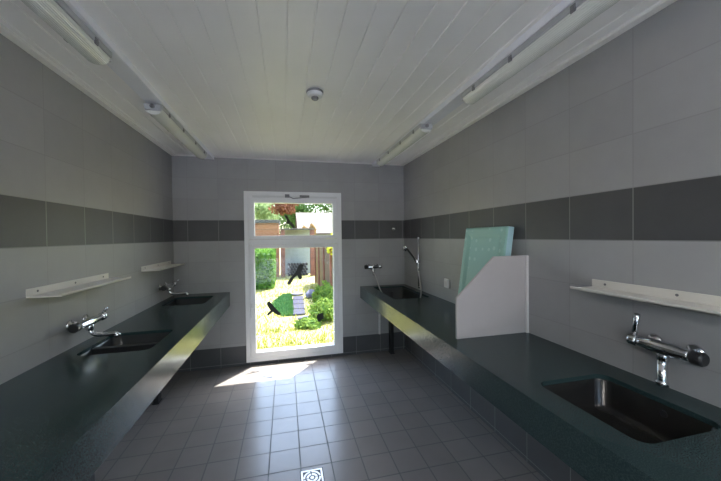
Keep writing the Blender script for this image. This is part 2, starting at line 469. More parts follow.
# rear opening: simple frames (behind the camera)
for i, (a0, a1, z0, z1) in enumerate((RD, RW)):
    bm = bmesh.new(); rect_frame(bm, a0, a1, z0, z1, .06, .06, .06, .06, YF - .12, YF - .04); o = struct('window_%d' % (i + 2), bm, M['white_pvc'], bevel=.004)
    bm = bmesh.new(); box(bm, a0 + .06, YF - .09, z0 + .06, a1 - .06, YF - .084, z1 - .06); link('pane', bm, M['glass'], o)

# ---------------------------------------------------------------- bird silhouettes on the panes
birds = [
 ([(-0.019,1.848),(0.021,1.838),(0.056,1.774),(0.085,1.749),(0.123,1.683),(0.102,1.671),(0.069,1.709),(0.045,1.739),(0.012,1.735),(-0.012,1.71),(-0.027,1.716),(0.005,1.749),(0.024,1.774),(0.009,1.804)],
  'black bird silhouette stuck on the upper window pane'),
 ([(0.171,1.221),(0.22,1.208),(0.207,1.152),(0.184,1.115),(0.198,1.039),(0.168,1.018),(0.149,1.049),(0.139,1.079),(0.095,1.043),(0.05,0.963),(0.013,0.965),(0.011,0.987),(0.058,1.053),(0.118,1.118),(0.141,1.17)],
  'largest black bird silhouette, high in the middle of the lower pane'),
 ([(-0.238,0.755),(-0.208,0.765),(-0.171,0.72),(-0.141,0.679),(-0.074,0.603),(-0.082,0.58),(-0.12,0.591),(-0.172,0.63),(-0.218,0.59),(-0.244,0.592),(-0.237,0.61),(-0.198,0.651),(-0.231,0.708)],
  'black bird silhouette low on the left side of the lower pane'),
 ([(0.412,0.564),(0.453,0.574),(0.469,0.524),(0.463,0.505),(0.493,0.498),(0.444,0.49),(0.419,0.459),(0.392,0.465),(0.379,0.514),(0.38,0.547)],
  'smallest black bird silhouette, lowest on the right of the lower pane')]
for pts, lab in birds:
    cx = sum(p[0] for p in pts) / len(pts); cz = sum(p[1] for p in pts) / len(pts)
    bm = bmesh.new(); extrude_poly(bm, [(p[0] - cx, 0, p[1] - cz) for p in pts], (0, -.0012, 0))
    o = link('bird_sticker', bm, M['bird']); o.location = (cx, GY, cz)
    tag(o, lab, 'bird sticker', 'bird silhouettes stuck on the window panes')

# ---------------------------------------------------------------- counters with basins
def basin(parent, org, x0, y0, x1, y1, ztop, depth, mat, r=.05, drain=(0, 0), overflow=None, mid=None):
    bm = bmesh.new()
    loops = []
    spec = [(-.004, 0.0, r), (-.004, -.02, r), (.002, -.03, r), (.012, -depth + .03, r), (.025, -depth + .008, r), (.05, -depth, r)]
    for ins, dz, rr in spec:
        pts = rrect(x0 + ins, y0 + ins, x1 - ins, y1 - ins, rr, 6)
        loops.append([bm.verts.new((p[0] - org[0], p[1] - org[1], ztop + dz - org[2])) for p in pts])
    # outer rim flange below the worktop and outside shell
    for ins, dz in ((-.02, -depth - .012), (-.02, -.023)):
        pts = rrect(x0 + ins + .0, y0 + ins, x1 - ins, y1 - ins, r + .01, 6)
        loops.append([bm.verts.new((p[0] - org[0], p[1] - org[1], ztop + dz - org[2])) for p in pts])
    def bridge(a, b):
        for i in range(len(a)):
            j = (i + 1) % len(a); bm.faces.new((a[i], a[j], b[j], b[i]))
    loops[0] = None
    L = loops[1:]
    for i in range(len(spec) - 2): bridge(L[i], L[i + 1])
    inner_bottom = L[len(spec) - 2]
    bm.faces.new(inner_bottom)
    ob, ot = L[-2], L[-1]
    bm.faces.new(ob[::-1]); bridge(ob, ot); bridge(ot, L[0])
    for v in [v for v in bm.verts if not v.link_faces]: bm.verts.remove(v)
    ba = link('basin', bm, mat, parent, smooth=True)
    md = ba.modifiers.new('es', 'EDGE_SPLIT'); md.split_angle = math.radians(50)
    dx, dy = drain
    bm = bmesh.new(); lathe(bm, [(.0, 0), (.026, 0), (.032, .001), (.034, .003), (.030, .005), (.02, .003), (0, .003)], (dx - org[0], dy - org[1], ztop - depth - .0005 - org[2]), n=20)
    link('drain', bm, M['chrome'], ba, smooth=True)
    if overflow:
        bm = bmesh.new(); lathe(bm, [(0, 0), (.011, 0), (.013, .001), (.013, .003), (.0, .003)], (overflow[0] - org[0], overflow[1] - org[1], overflow[2] - org[2]), axis=overflow[3], n=16)
        link('overflow', bm, M['dark_plastic'], ba)
    return ba

def counter(name, xw, xe, ztop, zapron, ybeg, basins, label, side, legs, legoff=.05):
    """xw: wall side, xe: room edge"""
    YB = globals()['YB'] - .0015; xw += .0015 if xe > xw else -.0015
    org = (xw, (ybeg + YB) / 2, 0)
    t = empty(name, org, label, 'washbasin counter')
    x0, x1 = min(xw, xe), max(xw, xe)
    bm = bmesh.new()
    th = .02
    holes = [rrect(b[0], b[1], b[2], b[3], .05, 6) for b in basins]
    outer = [(x0, ybeg), (x1, ybeg), (x1, YB), (x0, YB)]
    slab_holes(bm, outer, holes, ztop - th, ztop)
    bmesh.ops.translate(bm, verts=bm.verts[:], vec=-Vector(org))
    link('worktop', bm, M['counter'], t)
    s = 1 if xe > xw else -1
    bm = bmesh.new()
    box(bm, min(xe, xe - s * .03) - org[0], ybeg - org[1], zapron, max(xe, xe - s * .03) - org[0], YB - org[1], ztop - th)
    link('apron', bm, M['counter'], t)
    for b in basins:
        basin(t, org, *b[:4], ztop, b[4], b[5], drain=b[6], overflow=b[7])
    for y in legs:
        bm = bmesh.new()
        lx = xw + s * legoff
        box(bm, lx - .022 - org[0], y - .04 - org[1], 0, lx + .022 - org[0], y + .04 - org[1], ztop - th - .05)
        box(bm, lx - .03 - org[0], y - .05 - org[1], 0, lx + .03 - org[0], y + .05 - org[1], .012)
        lg = link('leg', bm, M['black_steel'], t, bevel=.004)
        bm = bmesh.new()
        box(bm, min(xw + s * .005, xe - s * .04) - org[0], y - .02 - org[1], ztop - th - .05, max(xw + s * .005, xe - s * .04) - org[0], y + .02 - org[1], ztop - th)
        link('bracket', bm, M['black_steel'], lg)
    return t

LZ, RZ = .912, .90
LXE, RXE = XL + .604, XR - .634
counter('washbasin_counter', XL, LXE, LZ, .745, -1.2,
        [(-1.17, 2.06, -.79, 2.49, .15, M['basin'], (-.98, 2.27), None),
         (-1.19, 3.36, -.80, 3.82, .15, M['basin'], (-1.0, 3.6), None)],
        'long dark teal washbasin counter with two basins along the left wall', 1, [0.05, 1.15, 2.25, 3.33])
counter('washbasin_counter', XR, RXE, RZ, .748, -1.2,
        [(1.08, .725, 1.455, 1.16, .16, M['basin_metal'], (1.27, .93), (1.4395, .90, RZ - .05, (-1, 0, .08))),
         (1.10, 3.06, 1.51, 3.90, .20, M['basin'], (1.30, 3.5), (1.3, 3.885, RZ - .06, (0, -1, .08)))],
        'long dark teal washbasin counter with changing area along the right wall', -1, [0.2, 3.93], legoff=.23)

# ---------------------------------------------------------------- wall shelves
def shelf_at(loc, s, label, rotz=0):
    t = empty('wall_shelf', loc, label, 'shelf', 'cream shelves on the washroom walls')
    L = .74; d = .15
    bm = bmesh.new(); box(bm, 0, -L / 2, 0, d, L / 2, .006); box(bm, d - .004, -L / 2, 0, d, L / 2, .014)
    link('tray', bm, M['shelf'], t, bevel=.0015)
    bm = bmesh.new(); box(bm, 0, -L / 2, .006, .005, L / 2, .045)
    bp_ = link('back_plate', bm, M['shelf'], t, bevel=.0015)
    for y in (-L / 2 + .07, 0, L / 2 - .07):
        bm = bmesh.new(); lathe(bm, [(0, 0), (.006, 0), (.006, .002), (.004, .003), (0, .003)], (.005, y, .026), axis=(1, 0, 0), n=10)
        link('screw', bm, M['clip'], bp_)
    return t
s1 = shelf_at((XL, 2.27, 1.275), 1, 'cream wall shelf above the nearer basin on the left wall')
dup(s1, (XL, 3.545, 1.272), 'cream wall shelf on the left wall, the one nearest the back corner')
dup(s1, (XR, .945, 1.278), 'cream wall shelf above the steel basin on the right wall', rotz=PI)

# ---------------------------------------------------------------- mixer taps
def mixer(name, loc, rotz, label, spout, lever, spread=.075, body_l=.12, mir=1, fat=1.0):
    """local: wall plane x=0, room towards +x, along wall y"""
    t = empty(name, loc, label, 'tap', 'chrome wall mixer taps')
    t.rotation_euler = (0, 0, rotz)
    off = .065
    bm = bmesh.new()
    lathe(bm, [(r_ * fat ** .5, h_) for r_, h_ in [(0, -body_l), (.016, -body_l), (.021, -body_l + .006), (.021, -body_l + .02), (.026, -.045), (.026, .045), (.021, body_l - .02), (.021, body_l - .006), (.016, body_l), (0, body_l)]], (off, 0, 0), axis=(0, 1, 0), n=20)
    link('body', bm, M['chrome'], t, smooth=True)
    for y in (-spread, spread):
        bm = bmesh.new()
        lathe(bm, [(0, 0), (.032, 0), (.034, .003), (.030, .010), (.016, .014), (.013, .02), (.013, off - .005), (0, off - .005)], (0, y, 0), axis=(1, 0, 0), n=20)
        link('wall_union', bm, M['chrome'], t, smooth=True)
    # thermostat knob at one end, dark grip ring
    bm = bmesh.new(); lathe(bm, [(0, 0), (.024, 0), (.027, .004), (.027, .035), (.022, .042), (0, .042)], (off, mir * (-body_l - .002), 0), axis=(0, -mir, 0), n=18)
    kn = link('knob', bm, M['dark_plastic'], t, smooth=False, bevel=.001, label='dark temperature knob')
    bm = bmesh.new(); lathe(bm, [(0, 0), (.008, 0), (.008, .010), (0, .012)], (off, mir * (-body_l - .02), .024), n=14)
    link('stop_button', bm, M['chrome'], kn, smooth=False, bevel=.002)
    bm = bmesh.new()
    lathe(bm, [(0, 0), (.022, 0), (.026, .004), (.026, .03), (.02, .04), (0, .04)], (off, mir * (body_l + .001), 0), axis=(0, mir, 0), n=18)
    hd = link('handle', bm, M['chrome'], t, smooth=True)
    bm = bmesh.new(); tube(bm, [Vector((off, mir * (body_l + .02), .015)), Vector((off, mir * (body_l + .02), .015)) + Vector(lever) * .5, Vector((off, mir * (body_l + .02), .015)) + Vector(lever)], [.010 * fat, .008 * fat, .009 * fat], 10)
    link('lever', bm, M['chrome'], hd, smooth=True)
    bm = bmesh.new()
    lathe(bm, [(0, .004), (.019, .004), (.021, -.01), (.021, -.03), (.017, -.036), (0, -.036)], (off, 0, -.018), n=18)
    pts = curve_pts([Vector((off, 0, -.045))] + [Vector(p) for p in spout], 8)
    tube(bm, pts, [.014 * fat for i in range(len(pts))], 14)
    sp = link('spout', bm, M['chrome'], t, smooth=True)
    e = Vector(spout[-1]); dd = (Vector(spout[-1]) - Vector(spout[-2])).normalized()
    bm = bmesh.new(); lathe(bm, [(r_ * fat, h_) for r_, h_ in [(0, -.012), (.0165, -.012), (.0175, -.004), (.0165, .008), (.008, .009), (0, .009)]], e, axis=dd, n=16)
    link('aerator', bm, M['chrome'], sp, smooth=True)
    return t
# right wall: short cast spout that drops straight down (local +x = towards the room => rotate by pi)
mixer('mixer_tap', (XR, .957, 1.083), PI, 'chrome wall mixer tap with short drop spout above the foreground basin',
      [(.07, .0, -.07), (.085, .01, -.10), (.09, .012, -.14)], (.03, .035, .11), mir=-1, spread=.07, body_l=.092, fat=1.3)
mixer('mixer_tap', (XL, 2.29, 1.05), 0, 'chrome wall mixer tap with long flat spout, under the nearer shelf on the left wall',
      [(.075, .0, -.07), (.11, .0, -.085), (.17, .0, -.085), (.205, .0, -.085), (.215, .0, -.10)], (.05, -.055, .05))
mixer('mixer_tap', (XL, 3.66, 1.065), 0, 'chrome tap with long flat spout above the farther basin of the left counter',
      [(.075, .0, -.07), (.11, .0, -.085), (.18, .0, -.085), (.23, .0, -.085), (.24, .0, -.10)], (.06, -.03, .03))
mixer('mixer_tap', (1.125, YB, 1.16), -PI / 2, 'small chrome mixer tap on the back wall beside the window, over the bath basin',
      [(.07, .0, -.065), (.075, .0, -.08), (.08, .0, -.10)], (.05, .0, .01), spread=.06, body_l=.075)

# ---------------------------------------------------------------- hand shower on its rail (right wall, back corner)
t = empty('hand_shower', (XR, 3.5, .92), 'chrome hand shower on a slim vertical rail in the back right corner', 'shower')
ty = lambda p: (p[0] - XR, p[1] - 3.5, p[2] - .92)
bm = bmesh.new(); tube(bm, [ty((1.555, 3.47, .93)), ty((1.555, 3.47, 1.55))], .008, 12)
for z in (.945, 1.535): tube(bm, [ty((XR, 3.47, z)), ty((1.55, 3.47, z))], .011, 12)
link('rail', bm, M['chrome'], t, smooth=True)
bm = bmesh.new(); box(bm, *ty((1.53, 3.455, 1.235)), *ty((1.575, 3.485, 1.275))); tube(bm, [ty((1.54, 3.50, 1.27)), ty((1.55, 3.47, 1.245))], .015, 12)
link('slider', bm, M['chrome'], t, bevel=.003)
bm = bmesh.new(); tube(bm, [ty((1.553, 3.49, 1.22)), ty((1.53, 3.56, 1.30)), ty((1.49, 3.66, 1.395))], [.010, .011, .014], 12)
hs = link('handle', bm, M['dark_plastic'], t, smooth=True, label='dark handset grip')
bm = bmesh.new(); lathe(bm, [(0, -.02), (.014, -.02), (.034, .002), (.038, .010), (.036, .018), (0, .018)], ty((1.475, 3.69, 1.41)), axis=(-.6, -.55, -.35), n=20)
link('spray_head', bm, M['chrome'], hs, smooth=True)
hose = curve_pts([ty(p) for p in ((1.125, 3.93, 1.085), (1.15, 3.88, .99), (1.17, 3.72, .85), (1.22, 3.42, .76), (1.32, 3.22, .73), (1.42, 3.20, .80), (1.50, 3.28, .93), (1.548, 3.44, 1.08), (1.556, 3.49, 1.215))], 10)
bm = bmesh.new(); tube(bm, hose, .0075, 10); link('hose', bm, M['steel'], t, smooth=True, label='ribbed steel shower hose')

# wall hook on the dark band
bm = bmesh.new(); lathe(bm, [(0, 0), (.024, 0), (.026, .004), (.018, .010), (.010, .014), (.010, .035), (.017, .040), (.019, .052), (.014, .060), (0, .060)], (0, 0, 0), axis=(0, -1, 0), n=20)
o = link('wall_valve', bm, M['chrome'], smooth=True); o.location = (1.435, YB, 1.66)
tag(o, 'small round chrome valve knob on the dark tile band in the back right corner', 'valve')

# small white call button / socket
t = empty('wall_socket', (XR, 2.84, 1.08), 'small white socket box on the right wall behind the turquoise mat', 'socket')
bm = bmesh.new(); box(bm, -.022, -.04, -.045, 0, .04, .045); link('cover', bm, M['white_plastic'], t, bevel=.006)
bm = bmesh.new(); box(bm, -.027, -.022, -.025, -.021, .022, .025); link('flap', bm, M['panel_edge'], t, bevel=.003)

# white pipe below the right counter at the back wall
bm = bmesh.new(); tube(bm, [(0, 0, 0), (0, 0, .52), (.0, -.0, .54), (.05, 0, .56)], .014, 12)
o = link('waste_pipe', bm, M['pipe'], smooth=True); o.location = (1.215, YB - .02, .245)
tag(o, 'thin white pipe on the back wall below the right counter end', 'pipe')

# ---------------------------------------------------------------- changing area: panel and mat
t = empty('changing_partition', (XR, 1.784, RZ), 'white laminate partition with sloping corner standing on the right counter', 'partition')
bm = bmesh.new()
pts = [(1.056, 0), (1.588, 0), (1.588, .522), (1.335, .522), (1.056, .262)]
extrude_poly(bm, [(p[0] - XR, -.009, p[1]) for p in pts], (0, .018, 0)); link('panel', bm, M['panel'], t, bevel=.0015)
bm = bmesh.new(); box(bm, -.018, -.022, 0, -.001, -.0092, .522); link('wall_cleat', bm, M['panel_edge'], t, bevel=.001)

# mat leans with its top against the wall
def mat_xy(u, v):   # u up the mat, v along the wall
    return None
padY0, padY1 = 1.885, 2.415
base_in = Vector((1.425, 0, RZ)); top_in = Vector((1.532, 0, 1.618))
d = (top_in - base_in).normalized(); nrm = Vector((d.z, 0, -d.x))
t = empty('changing_mat', (1.425, (padY0 + padY1) / 2, RZ), 'turquoise dotted changing mat leaning upright against the right wall', 'changing mat')
L = (top_in - base_in).length; W2 = (padY1 - padY0) / 2; th = .058
bm = bmesh.new()
def P(u, v, w): return d * u + nrm * w + Vector((0, v, 0))
# a mat with slightly raised borders: profile across v
base_shift = Vector((0, 0, 0.0))
vs = {}
us = [0, .012, .05, .09, L - .09, L - .05, L - .012, L]
vv = [-W2, -W2 + .012, -W2 + .05, -W2 + .09, W2 - .09, W2 - .05, W2 - .012, W2]
def lift(i, j):
    e = min(i, j, 7 - i, 7 - j)
    return {0: .010, 1: .0, 2: .002, 3: .012}[e]
F = [[bm.verts.new(P(us[i], vv[j], lift(i, j))) for j in range(8)] for i in range(8)]
B = [[bm.verts.new(P(us[i], vv[j], th)) for j in range(8)] for i in range(8)]
for i in range(7):
    for j in range(7):
        bm.faces.new((F[i][j], F[i + 1][j], F[i + 1][j + 1], F[i][j + 1])); bm.faces.new((B[i][j], B[i][j + 1], B[i + 1][j + 1], B[i + 1][j]))
for i in range(7):
    for (A, C) in (((F[i][0], F[i + 1][0]), (B[i + 1][0], B[i][0])), ((F[i][7], F[i + 1][7]), (B[i + 1][7], B[i][7])), ((F[0][i], F[0][i + 1]), (B[0][i + 1], B[0][i])), ((F[7][i], F[7][i + 1]), (B[7][i + 1], B[7][i]))):
        bm.faces.new((*A, *C)).material_index = 1
low = min(v.co.z for v in bm.verts)
bmesh.ops.translate(bm, verts=bm.verts[:], vec=(-.006, 0, -low + .0005))
link('cushion', bm, [M['pad'], M['pad_side']], t, bevel=.004)

# ---------------------------------------------------------------- cable trunking, batten lights, smoke detector
def trunking(x0, x1, label):
    t = empty('cable_trunking', ((x0 + x1) / 2, 1, H - .0012), label, 'cable trunking', 'white cable trunking on the ceiling')
    w = (x1 - x0) / 2
    bm = bmesh.new(); box(bm, -w, YF - 1 + .02, -.030, w, YB - 1 - .013, 0); link('channel', bm, M['trunk'], t, bevel=.002)
    bm = bmesh.new(); box(bm, -w - .002, YF - 1 + .02, -.040, w + .002, YB - 1 - .013, -.030); link('cover', bm, M['trunk'], t, bevel=.003)
trunking(-.915, -.812, 'white cable trunking running along the left side of the ceiling')
trunking(1.135, 1.235, 'white cable trunking running along the right side of the ceiling')

def ribbed_lens(bm, y0, y1):
    n = 34; prof = []
    for k in range(n + 1):
        a = PI * k / n
        r = 1 + (.028 if k % 2 else -.0)
        prof.append((-.050 * math.cos(a) * r, -.042 * math.sin(a) ** .8 * r - .028))
    A = [bm.verts.new((x, y0, z)) for x, z in prof]; Bq = [bm.verts.new((x, y1, z)) for x, z in prof]
    for i in range(n): bm.faces.new((A[i], A[i + 1], Bq[i + 1], Bq[i]))
    bm.faces.new(A[::-1]); bm.faces.new(Bq)
    bm.faces.new((A[0], Bq[0], Bq[-1], A[-1]))
def light_mat():
    m, nt, b = new_mat('prismatic_diffuser')
    b.inputs['Base Color'].default_value = (0.86, 0.87, 0.82, 1); b.inputs['Roughness'].default_value = .16
    b.inputs['Transmission Weight'].default_value = .12
    b.inputs['Specular IOR Level'].default_value = .8
    return m
M['lens'] = light_mat()
def batten(loc, label):
    t = empty('batten_light', loc, label, 'ceiling light', 'tubular batten lights along the ceiling')
    Lh = .635
    bm = bmesh.new(); box(bm, -.058, -Lh, -.030, .058, Lh, 0)
    for s in (-1, 1): box(bm, -.05, s * Lh - .012, -.045, .05, s * Lh + .012, -.004)
    link('housing', bm, M['lamp_body'], t, bevel=.004)
    bm = bmesh.new(); ribbed_lens(bm, -Lh + .006, Lh - .006); link('diffuser', bm, M['lens'], t)
    for y in (-.5, -.18, .18, .5):
        for s in (-1, 1):
            bm = bmesh.new(); box(bm, s * .058 - .003, y - .012, -.042, s * .058 + .003, y + .012, -.012); box(bm, s * .062 - .003, y - .008, -.036, s * .062 + .003, y + .008, -.024)
            link('clip', bm, M['clip'], t, bevel=.001)
    for s in (-1, 1):
        bm = bmesh.new(); lathe(bm, [(0, 0), (.015, 0), (.015, .012), (.008, .02), (0, .02)], (0, s * (Lh + .012), -.022), axis=(0, s, 0), n=14)
        link('cable_gland', bm, M['clip'], t)
    return t
zf = H - .042
b0 = batten((-.885, 1.17, zf), 'nearer batten light on the left trunking, cut by the photo top')
dup(b0, (-.875, 3.06, zf), 'batten light at the far end of the left trunking, reaching the back wall')
dup(b0, (1.195, 1.20, zf), 'nearer batten light on the right trunking, cut by the photo top')
dup(b0, (1.155, 3.03, zf), 'batten light at the far end of the right trunking, near the back wall')

t = empty('smoke_detector', (.205, 2.10, H), 'round white smoke detector in the middle of the ceiling', 'smoke detector')
bm = bmesh.new(); lathe(bm, [(0, 0), (.055, 0), (.057, -.004), (.055, -.014), (0, -.014)], (0, 0, 0), n=32); link('base', bm, M['clip'], t, smooth=False, bevel=.001)
bm = bmesh.new(); lathe(bm, [(0, -.012), (.052, -.012), (.053, -.02), (.048, -.034), (.034, -.040), (0, -.040)], (0, 0, 0), n=32); link('cover', bm, M['white_plastic'], t, smooth=False, bevel=.002)
bm = bmesh.new(); lathe(bm, [(0, -.038), (.024, -.038), (.024, -.050), (.018, -.056), (0, -.056)], (0, 0, 0), n=24); link('sensor_cage', bm, M['clip'], t, bevel=.001)

# ---------------------------------------------------------------- floor drain
t = empty('floor_drain', (.145, 2.015, 0), 'square steel floor drain with curved slots in the tiled floor', 'floor drain')
q = .076
bm = bmesh.new()
box(bm, -q, -q, 0, q, q, .0015); link('gasket', bm, M['dark_plastic'], t)
bm = bmesh.new(); wall_pts = None
for (x0, y0, x1, y1) in ((-q + .006, -q + .006, q - .006, -q + .018), (-q + .006, q - .018, q - .006, q - .006), (-q + .006, -q + .018, -q + .018, q - .018), (q - .018, -q + .018, q - .006, q - .018)):
    box(bm, x0, y0, .0015, x1, y1, .004)
link('frame', bm, M['steel'], t, bevel=.0008)
bm = bmesh.new()
for r0, r1 in ((.0, .012), (.022, .036), (.046, .057)):
    n = 32
    for k in range(n):
        a0, a1 = 2 * PI * k / n, 2 * PI * (k + 1) / n
        if r0 > 0 and (k % 8) == 0: continue
        pts = [(r * math.cos(a), r * math.sin(a), .002) for r, a in ((max(r0, .0005), a0), (r1, a0), (r1, a1), (max(r0, .0005), a1))]
        extrude_poly(bm, pts, (0, 0, .002))
link('grate', bm, M['steel'], t)

# ---------------------------------------------------------------- the garden
GZ = -.10
bm = bmesh.new()
n = 60
vs = []
for j in range(n + 1):
    for i in range(n + 1):
        x = -26 + 52 * i / n; y = YB + .34 + 44 * (j / n) ** 1.6
        z = GZ + (rnd.uniform(-.02, .02) if y > 5 else 0)
        vs.append(bm.verts.new((x, y, z)))
for j in range(n):
    for i in range(n):
        k = j * (n + 1) + i; bm.faces.new((vs[k], vs[k + 1], vs[k + n + 2], vs[k + n + 1]))
struct('ground', bm, M['ground'])
bm = bmesh.new(); box(bm, -14, YF - 14, -.12, 14, YF - .3, -.02); struct('ground_rear', bm, M['paving'])  # unseen paving, kept pale and bluish to bounce light onto the ceiling

def blades(bm, spots, h0, h1, w=.012):
    for x, y, z in spots:
        h = rnd.uniform(h0, h1); a = rnd.uniform(0, PI); dx, dy = math.cos(a) * w, math.sin(a) * w
        lx, ly = rnd.uniform(-.5, .5) * h, rnd.uniform(-.5, .5) * h
        v = [bm.verts.new(p) for p in ((x - dx, y - dy, z), (x + dx, y + dy, z), (x + lx, y + ly, z + h))]
        bm.faces.new(v)
bm = bmesh.new()
spots = []
while len(spots) < 16000:
    y = 4.45 + 9 * rnd.random() ** 1.7; x = rnd.uniform(-1.6, 1.9) * (y / 6)
    spots.append((x, y, GZ - .02))
blades(bm, spots, .04, .10); tag(link('lawn_grass', bm, M['grass']), 'sunlit yellow green grass of the lawn outside', 'grass', kind='stuff')
bm = bmesh.new(); spots = []  # tree shade on the lawn, built as a patch of darker blades
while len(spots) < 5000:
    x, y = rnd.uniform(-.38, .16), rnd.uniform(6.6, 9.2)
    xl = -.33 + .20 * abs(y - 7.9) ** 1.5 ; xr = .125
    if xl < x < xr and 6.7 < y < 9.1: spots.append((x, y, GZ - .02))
blades(bm, spots, .06, .11, .03); tag(link('shaded_lawn_patch', bm, M['grass2']), 'round dark green patch of lawn with tree shade in its colour, left of the stone path', 'plants', kind='stuff')

def leaf_cloud(bm, spots, size):
    for c, nd in spots:
        s = size * rnd.uniform(.6, 1.3)
        v = Vector([rnd.gauss(0, 1) for _ in range(3)]).normalized()
        n_ = (Vector(nd) * .8 + v * .8).normalized()
        a, b = frame_of(n_)
        th_ = rnd.uniform(0, PI); a2 = a * math.cos(th_) + b * math.sin(th_); b2 = n_.cross(a2)
        c = Vector(c)
        bm.faces.new([bm.verts.new(p) for p in (c - a2 * s, c - b2 * s * .5, c + a2 * s, c + b2 * s * .5)])
def ell(center, rad, n, fill=.35, flat=False):
    out = []
    for _ in range(n):
        v = Vector([rnd.gauss(0, 1) for _ in range(3)]).normalized()
        r = (fill + (1 - fill) * rnd.random()) * (1 + .12 * math.sin(5 * v.x + 3 * v.z) )
        out.append(((center[0] + v.x * rad[0] * r, center[1] + v.y * rad[1] * r, center[2] + v.z * rad[2] * r), v))
    return out
def tree(name, x, y, trunk_h, blobs, mat, n, size, label, cat, group=None, trunk_r=.12):
    t = empty(name, (x, y, GZ), label, cat, group)
    if trunk_h > 0:
        bm = bmesh.new(); tube(bm, [(0, 0, -.02), (.05, .02, trunk_h * .5), (0, 0, trunk_h)], [trunk_r, trunk_r * .8, trunk_r * .5], 10)
        for a in range(5):
            an = a * 1.3; tube(bm, [(0, 0, trunk_h * .8), (math.cos(an) * .5, math.sin(an) * .5, trunk_h * 1.15)], [trunk_r * .4, trunk_r * .15], 6)
        link('trunk', bm, M['bark'], t, smooth=True)
    bm = bmesh.new()
    for c, r in blobs: leaf_cloud(bm, ell(c, r, n // len(blobs)), size)
    link('foliage', bm, mat, t)
    return t

# clipped box hedge: leaves over a solid block
t = empty('garden_hedge', (-2.2, 11.6, GZ), 'clipped green hedge block on the left of the garden', 'hedge')
bm = bmesh.new(); box(bm, -1.9, -1.2, 0, 1.72, 1.0, 1.15); link('inner_twigs', bm, M['twigs'], t, bevel=.15, seg=3)
bm = bmesh.new(); sp_ = []
for _ in range(9000):
    f = rnd.random()
    if f < .55: sp_.append(((rnd.uniform(-1.95, 1.78), -1.25 + rnd.uniform(-.06, .04), rnd.uniform(0, 1.22)), (0, -1, 0)))
    elif f < .75: sp_.append(((1.76 + rnd.uniform(-.05, .06), rnd.uniform(-1.25, 1.05), rnd.uniform(0, 1.22)), (1, 0, 0)))
    else: sp_.append(((rnd.uniform(-1.95, 1.78), rnd.uniform(-1.25, 1.05), 1.19 + rnd.uniform(-.04, .06)), (0, 0, 1)))
leaf_cloud(bm, sp_, .05); link('foliage', bm, M['hedge'], t)

tree('leafy_shrub', .76, 6.15, 0, [((0, .05, .20), (.34, .45, .24)), ((.15, .9, .33), (.24, .5, .32)), ((-.36, -.35, .06), (.26, .28, .10)), ((.02, 1.4, .22), (.16, .3, .26))], M['shrubleaf'], 5200, .04, 'bushy green shrub beside the stone path in front of the fence', 'shrub')
tree('climbing_shrub', 1.45, 7.3, 1.3, [((-.22, 0, 1.5), (.30, .55, .32)), ((.15, .1, 1.8), (.4, .5, .35))], M['leaf_yellow'], 2600, .05, 'bright yellow green foliage hanging over the brown fence', 'shrub', trunk_r=.05)
tree('tall_tree', -2.6, 19, 2.2, [((.2, 0, 3.6), (1.5, 1.4, 1.1)), ((1.4, .4, 3.3), (1.0, 1.2, .9)), ((-1.2, .5, 4.2), (1.5, 1.4, 1.4))], M['leaf_pale'], 4200, .10, 'pale green tree behind the brown shed, seen top left through the window', 'tree')
tree('red_tree', -.1, 17.6, 1.8, [((0, 0, 3.25), (.75, .7, .36)), ((.2, .2, 3.8), (.9, .8, .5))], M['leaf_red'], 2200, .08, 'red brown leaved tree above the shed roof', 'tree')
tree('garden_tree', 1.6, 23.5, 2.0, [((-.9, 0, 3.6), (1.5, 1.2, 1.2)), ((1.2, .4, 4.3), (2.2, 1.4, 1.2)), ((3.4, .3, 4.2), (1.8, 1.4, 1.3))], M['leaf_green'], 6500, .11, 'green tree rising behind the pale tiled roof', 'tree')
tree('garden_tree', -3.5, 27, 2.0, [((-1.8, 0, 3.4), (2.5, 1.2, 1.6)), ((1.2, .4, 3.2), (2.4, 1.4, 1.5)), ((4.4, .3, 3.0), (2.8, 1.4, 1.4))], M['leaf_green'], 7000, .12, 'dark green tree belt at the far end of the garden', 'tree')
tree('copper_shrub', 1.0, 15.2, 1.2, [((-.1, 0, 1.95), (.20, .25, .26)), ((.28, .05, 2.0), (.2, .25, .3)), ((.1, 0, 1.7), (.3, .3, .3))], M['leaf_copper'], 2600, .05, 'copper brown conifer shrub in front of the pale roof', 'shrub', trunk_r=.05)

# shed with orange brown boards and dark roof edge, open bay to the right with posts
t = empty('garden_shed', (-1.95, 14.2, GZ), 'orange brown wooden shed with dark flat roof and open bay', 'shed')
bm = bmesh.new(); box(bm, -2.2, -.8, 0, 1.66, 1.4, 2.26); link('board_wall', bm, M['wood_orange'], t)
bm = bmesh.new(); box(bm, -2.3, -.95, 2.26, 1.72, 1.5, 2.40); link('roof', bm, M['roof_dark'], t, bevel=.01)
t = empty('carport', (.5, 13.4, GZ), 'low carport with pale grey back wall and red brown posts', 'carport')
bm = bmesh.new(); box(bm, -.62, .9, .0, .72, 1.05, 2.06); link('back_wall', bm, M['render'], t)
for x in (-.62, .60):
    bm = bmesh.new(); box(bm, x - .09, -.09, -.02, x + .09, .09, 1.98); link('post', bm, M['wood_red'], t, bevel=.01)
bm = bmesh.new()
extrude_poly(bm, [(-.75, -.2, 1.98), (.72, -.2, 1.98), (.72, 1.1, 2.02), (-.75, 1.1, 2.02)], (0, 0, .05))
link('roof', bm, M['roof_dark'], t)
